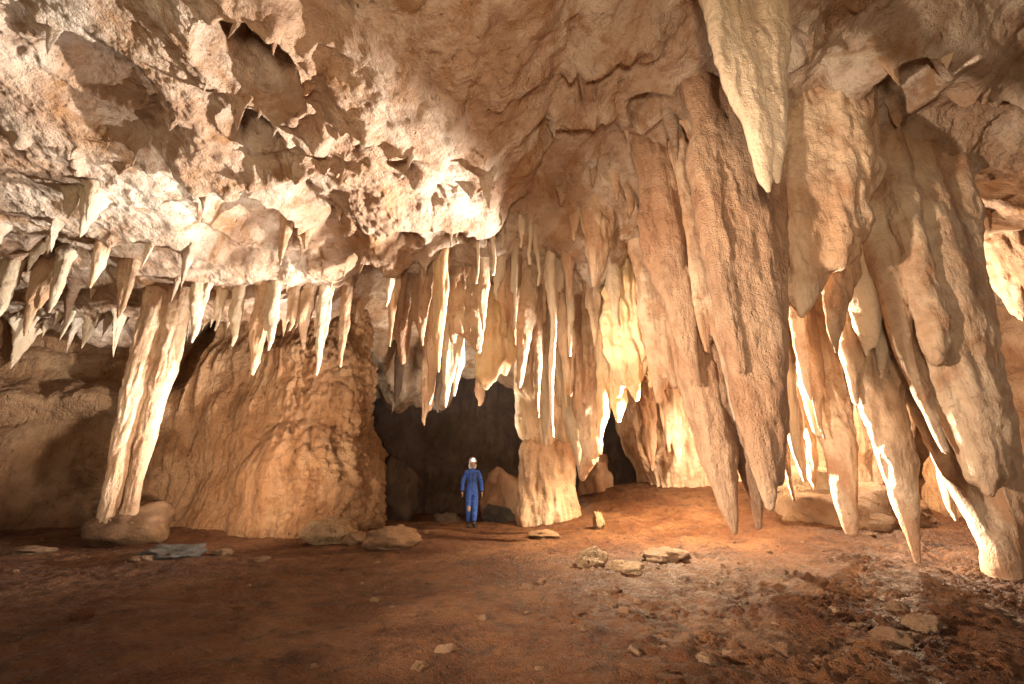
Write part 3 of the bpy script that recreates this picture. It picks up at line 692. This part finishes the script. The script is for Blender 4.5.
rock(325, 545, 26, 16, 'flow', 'nodular orange boulder at the foot of the popcorn flowstone', 6, cat='boulder')
rock(352, 545, 14, 8, 'rock', 'low stone between the nodular boulder and the flat-topped one', 7)
rock(593, 568, 17, 12, 'flow', 'pale upright stump-shaped rock in the middle of the floor', 8)
rock(628, 573, 20, 7, 'flow', 'pale low rock just right of the stump-shaped rock', 9)
rock(668, 563, 24, 8, 'rock', 'dark red-brown flat rock right of the pale low rock', 10)
rock(599, 530, 6, 11, 'flow', 'small knobbly stalagmite standing behind the stump-shaped rock', 11, cat='stalagmite')
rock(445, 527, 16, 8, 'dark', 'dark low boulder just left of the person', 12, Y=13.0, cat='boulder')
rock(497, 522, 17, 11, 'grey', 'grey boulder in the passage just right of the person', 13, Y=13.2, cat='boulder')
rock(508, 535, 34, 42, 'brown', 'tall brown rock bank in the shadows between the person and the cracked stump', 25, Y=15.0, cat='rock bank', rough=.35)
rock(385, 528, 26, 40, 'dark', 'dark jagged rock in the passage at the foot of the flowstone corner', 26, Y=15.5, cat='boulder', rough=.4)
rock(600, 500, 20, 30, 'brown', 'tall brown boulder beside the dark opening right of the column', 14, Y=14.2, cat='boulder')
rock(905, 548, 85, 42, 'rock', 'large smooth orange boulder behind the pointed stalactites', 15, Y=9.2, cat='boulder', rough=.25)
rock(1030, 555, 60, 75, 'wall', 'dark orange rock bank at the right edge behind the leg-shaped stalactite', 16, Y=9.0, cat='boulder', rough=.2)
rock(820, 500, 45, 22, 'flow', 'bright sloping rock behind the slim stalactite tips', 17, Y=10.5, cat='boulder')
rock(1020, 400, 22, 22, 'pale', 'pale conical stalagmite on the high bank at the right edge', 18, Y=12.0, cat='stalagmite')
rock(22, 555, 18, 5, 'rock', 'low stone on the earth at the far left edge', 19)
rock(218, 556, 10, 4, 'rock', 'small stone right of the flat blue-grey rock', 20)
rock(258, 562, 9, 3, 'rock', 'small pebble-like stone below the flowstone wall', 21)
rock(548, 540, 18, 5, 'rock', 'low sandy hump in front of the cracked stump', 22)
rock(447, 655, 13, 4, 'rock', 'lone flat stone in the near foreground, left of centre', 23)
rock(790, 660, 16, 8, 'rock', 'rough brown stone in the near right foreground', 24)
me_p = [rock_mesh(40+i, .35, .7) for i in range(8)]
for k, m_ in enumerate(me_p): m_.materials.append(M['rock'] if k % 3 else M['floor'])
cnt = 0
for _ in range(900):
    Y = 3.0*(13/3.0)**random.random(); a = random.uniform(-1.1, 1.15); X = a*Y
    dens = .12+.85*max(0, min(1, (X+.5)/2.5))
    if random.random() > dens or abs(X+1) < .5 and Y > 11: continue
    if X < -3.5 and Y > 9.5: continue
    r = random.uniform(.018, .045)*(1+2.0*random.random()**6)
    o = link('stone', random.choice(me_p)); o.scale = (r*random.uniform(.8, 1.5), r, r*random.uniform(.6, 1)); o.location = (X, Y, fz(X, Y)+r*.1)
    o.rotation_euler = (random.uniform(-.3, .3), random.uniform(-.3, .3), random.uniform(0, 6.3))
    tag(o, 'small loose stone strewn over the red cave floor', 'stone', 'loose stones strewn over the floor'); cnt += 1
    if cnt >= 170: break

# ------------------------------------------------------------------ person
def person():
    root = bpy.data.objects.new('person', None); COL.objects.link(root)
    for Y in np.linspace(9, 14, 400):
        p = P(471, 527, Y)
        if p[2] <= fz(p[0], Y): break
    X = p[0]; hgt = P(471, 457, Y)[2]-p[2]; print('person', X, Y, p[2], hgt)
    root.location = (X, Y, p[2]); root.scale = (hgt/1.835,)*3; root.rotation_euler = (0, 0, .22)
    tag(root, 'person in a blue coverall and white helmet standing facing the camera, arms at the sides', 'person')
    skin = plain('skin', (.55, .33, .23), .6); blue = plain('blue_coverall', (.05, .14, .58), .8, bump=.08)
    white = plain('white_helmet', (.8, .8, .76), .35); blk = plain('black_rubber', (.03, .03, .03), .6); hairm = plain('brown_hair', (.05, .03, .02), .7)
    eye = plain('eye_white', (.7, .7, .7), .3); lip = plain('lips', (.45, .18, .15), .5)
    def skinned(name, verts, edges, radii, mat, parent=root, sub=2, rootv=0):
        me = bpy.data.meshes.new(name); me.from_pydata(verts, edges, []); o = link(name, me, mat, parent)
        md = o.modifiers.new('skin', 'SKIN'); md.use_smooth_shade = True
        for i, r in enumerate(radii):
            sv = me.skin_vertices[0].data[i]; sv.radius = (r, r) if not isinstance(r, tuple) else r; sv.use_root = (i == rootv)
        s = o.modifiers.new('sub', 'SUBSURF'); s.levels = s.render_levels = sub
        return o
    # y- is towards the camera
    B = [(0, 0, .95), (0, .01, 1.12), (0, .01, 1.28), (0, .01, 1.42), (0, 0, 1.50), (0, -.01, 1.58)]
    E = [(0, 1), (1, 2), (2, 3), (3, 4), (4, 5)]; Rd = [(.155, .11), (.14, .10), (.16, .11), (.13, .09), .055, .05]
    def add(v, r, par): B.append(v); Rd.append(r); E.append((par, len(B)-1)); return len(B)-1
    for s in (-1, 1):
        sh = add((s*.17, 0, 1.41), .075, 3); el = add((s*.26, .03, 1.14), .066, sh); wr = add((s*.275, -.05, .90), .048, el)
        hp = add((s*.085, 0, .88), .115, 0); kn = add((s*.08, -.03-.05*(s > 0), .50), .088, hp); an = add((s*.07, .06 if s < 0 else -.06, .12), .066, kn)
    skinned('coverall', B, E, Rd, blue)
    for s in (-1, 1):
        q = .06 if s < 0 else -.06
        skinned('boot', [(s*.07, q+.01, .14), (s*.07, q, .05), (s*.085, q-.10, .04), (s*.095, q-.18, .03)], [(0, 1), (1, 2), (2, 3)], [.055, .052, .045, .03], blk, sub=2)
        hv = [(s*.276, -.055, .90), (s*.28, -.065, .845)]; he = [(0, 1)]; hr = [.026, (.036, .022)]
        hand = skinned('hand', hv, he, hr, skin)
        for f in range(4):
            fy = -.095+f*.02; ln = (.065, .075, .07, .055)[f]
            skinned('finger', [(s*.28, fy+.005, .83), (s*.281, fy, .83-ln*.5), (s*.272, fy, .83-ln)], [(0, 1), (1, 2)], [.0095, .009, .0075], skin, hand, 1)
        skinned('finger', [(s*.275, -.085, .865), (s*.262, -.112, .84), (s*.255, -.12, .815)], [(0, 1), (1, 2)], [.011, .010, .008], skin, hand, 1)
    # head with face
    def ell(name, c, r, mat, parent=root, n=24, fn=None):
        th = np.linspace(0, 2*np.pi, n, endpoint=False)[:, None]; ph = np.linspace(.01, np.pi-.01, n//2+1)[None]
        x = np.cos(th)*np.sin(ph); y = np.sin(th)*np.sin(ph); z = np.cos(ph)+0*th
        if fn: x, y, z = fn(x, y, z)
        V = np.stack([x*r[0]+c[0], y*r[1]+c[1], z*r[2]+c[2]], -1).reshape(-1, 3)
        idx = np.arange(V.shape[0]).reshape(n, -1); b = np.roll(idx, -1, 0)
        Q = np.stack([idx[:, :-1], idx[:, 1:], b[:, 1:], b[:, :-1]], -1).reshape(-1, 4)
        return link(name, mk_mesh(name, V.astype(F32), Q), mat, parent)
    def headf(x, y, z):
        jaw = np.where(z < 0, 1+.28*z, 1.0); front = y < 0
        nose = .22*np.exp(-(x/.16)**2-((z+.12)/.17)**2)*(y < -.2); brow = .05*np.exp(-((z-.22)/.1)**2)*(y < -.3); eyes = -.06*(np.exp(-((x-.38)/.17)**2-((z-.05)/.1)**2)+np.exp(-((x+.38)/.17)**2-((z-.05)/.1)**2))*(y < -.2)
        return x*jaw, y*np.where(front, 1, 1.05)-nose-brow-eyes, z
    head = ell('head', (0, -.015, 1.655), (.076, .095, .115), skin, n=48, fn=headf)
    for s in (-1, 1):
        ell('ear', (s*.078, 0, 1.65), (.012, .022, .032), skin, head)
        ell('eye', (s*.029, -.098, 1.66), (.012, .008, .007), eye, head)
        ell('pupil', (s*.029, -.1045, 1.66), (.005, .003, .005), blk, head)
    ell('mouth', (0, -.103, 1.60), (.024, .008, .008), lip, head)
    ell('hair', (0, .03, 1.655), (.084, .085, .10), hairm, n=24)
    def helf(x, y, z):
        zz_ = np.where(z < -.15, -.15+(z+.15)*.1, z); br = 1+.22*np.clip((-.02-z)*4, 0, 1)*(np.where(y < 0, 1, .4)); return x*br, y*br, zz_
    ell('neck_cloth', (0, .03, 1.60), (.112, .09, .13), white, n=24)
    hel = ell('helmet', (0, 0, 1.715), (.105, .13, .12), white, n=40, fn=helf)
    ell('headlamp', (0, -.13, 1.76), (.026, .022, .022), plain('lit_headlamp', (.9, .9, .85), .3, emit=((1, .96, .85), 25)), hel)
    skinned('chin_strap', [(-.085, -.02, 1.69), (-.07, -.07, 1.58), (0, -.105, 1.545), (.07, -.07, 1.58), (.085, -.02, 1.69)], [(0, 1), (1, 2), (2, 3), (3, 4)], [.006]*5, blk, hel, 1)
    for s in (-1, 1):
        skinned('harness_strap', [(s*.10, -.105, 1.44), (s*.095, -.125, 1.30), (s*.09, -.12, 1.12)], [(0, 1), (1, 2)], [.013]*3, blk, root, 1)
    for s in (-1, 1):
        ell('knee_patch', (s*.085, -.085, .47), (.055, .04, .085), plain('worn_tan_patch', (.4, .3, .2), .8))
    link('zip', mk_mesh('zip', np.array([(-.006, -.128, .98), (.006, -.128, .98), (.006, -.120, 1.46), (-.006, -.120, 1.46)], F32), np.array([(0, 1, 2, 3)])), blk, root)
    return X, Y, p[2]
PXYZ = person()

# ------------------------------------------------------------------ lights
w = bpy.data.worlds.new('World'); S.world = w; w.use_nodes = True
sky = w.node_tree.nodes.new('ShaderNodeTexSky'); sky.sky_type = 'NISHITA'; sky.sun_disc = False
sky.sun_elevation = R(20); sky.sun_rotation = R(190)
w.node_tree.links.new(sky.outputs[0], w.node_tree.nodes['Background'].inputs[0]); w.node_tree.nodes['Background'].inputs[1].default_value = .05
def lamp(kind, loc, power, col, size=.1, aim=None, cone=None, blend=.6, name='lamp'):
    l = bpy.data.lights.new(name, kind); l.energy = power; l.color = col; l.shadow_soft_size = size
    o = bpy.data.objects.new(name, l); COL.objects.link(o); o.location = loc
    if aim is not None:
        o.rotation_euler = (Vector(aim)-Vector(loc)).to_track_quat('-Z', 'Y').to_euler()
    if kind == 'SPOT': l.spot_size = R(cone); l.spot_blend = blend
    return o
WARM = (1, .72, .46); NEU = (1, .92, .82)
lamp('SPOT', (.0, -1.5, 1.3), 1750, (1, .72, .48), .5, (-.4, 8, 6.0), 116, 1)           # photographer's flash, soft
lamp('SPOT', (-4.5, 2.2, 1.6), 5200, (1, .77, .57), .15, (5.6, 6.5, 2.9), 68, 1)          # side lamp from the left modelling the right cluster
lamp('SPOT', (3.6, 8.7, 1.5), 11000, NEU, .10, (-6.9, 5.8, 5.2), 63, .5)                # strong lamp hidden behind the right cluster, aimed up and left
lamp('SPOT', (3.4, 8.7, 1.6), 6500, (1, .84, .64), .08, (7, 6.2, 3.2), 110, .8)                 # its twin aimed to the right
lamp('SPOT', (3.4, 9.6, 3.0), 2800, (1, .76, .48), .12, (2.8, 9.4, 0), 130, .8)                 # pool of light on the slope
lamp('SPOT', (4.6, 9.6, 2.4), 1100, (1, .80, .56), .12, (6.2, 12.8, 1.0), 110, .8)       # lights the wall behind the right cluster
lamp('POINT', (2.2, 16.5, 2.6), 45, WARM, .15)                                        # faint fill added to lift the rock in the far passage
lamp('POINT', (8.0, 9.9, 2.6), 700, WARM, .12)                                        # lamp behind the far right leg
lamp('SPOT', (1.25, 7.3, 2.6), 200, (1, .78, .50), .06, (2.35, 8.4, 4.3), 46, .8)       # picks out the glowing curtain
lamp('SPOT', (-2.6, 8.3, .7), 1900, NEU, .08, (-8.0, 7.3, 5.6), 84, .7)                  # low fill added where the main lamp is blocked, raking the left ceiling rows
lamp('SPOT', (-4.2, 6.6, .6), 1350, (1, .74, .52), .15, (-6.2, 11, 2.4), 90, .9)
lamp('SPOT', (2.6, 11.2, 1.6), 260, NEU, .08, (.8, 10.1, 3.0), 50, .8)                 # added to brighten the edges of the central curtain tips
lamp('SPOT', (-1.8, 12.2, 1.0), 1300, (1, .82, .62), .2, (-1.2, 13.5, 5), 130, .9)      # lights the far ceiling
S.render.engine = 'CYCLES'
S.cycles.use_denoising = True
S.cycles.use_adaptive_sampling = True; S.cycles.adaptive_threshold = .04
S.cycles.max_bounces = 5; S.cycles.diffuse_bounces = 3; S.cycles.glossy_bounces = 2; S.cycles.caustics_reflective = False
S.cycles.sample_clamp_indirect = 6
S.view_settings.view_transform = 'Standard'; S.view_settings.look = 'None'; S.view_settings.gamma = 1; S.view_settings.exposure = 0.27
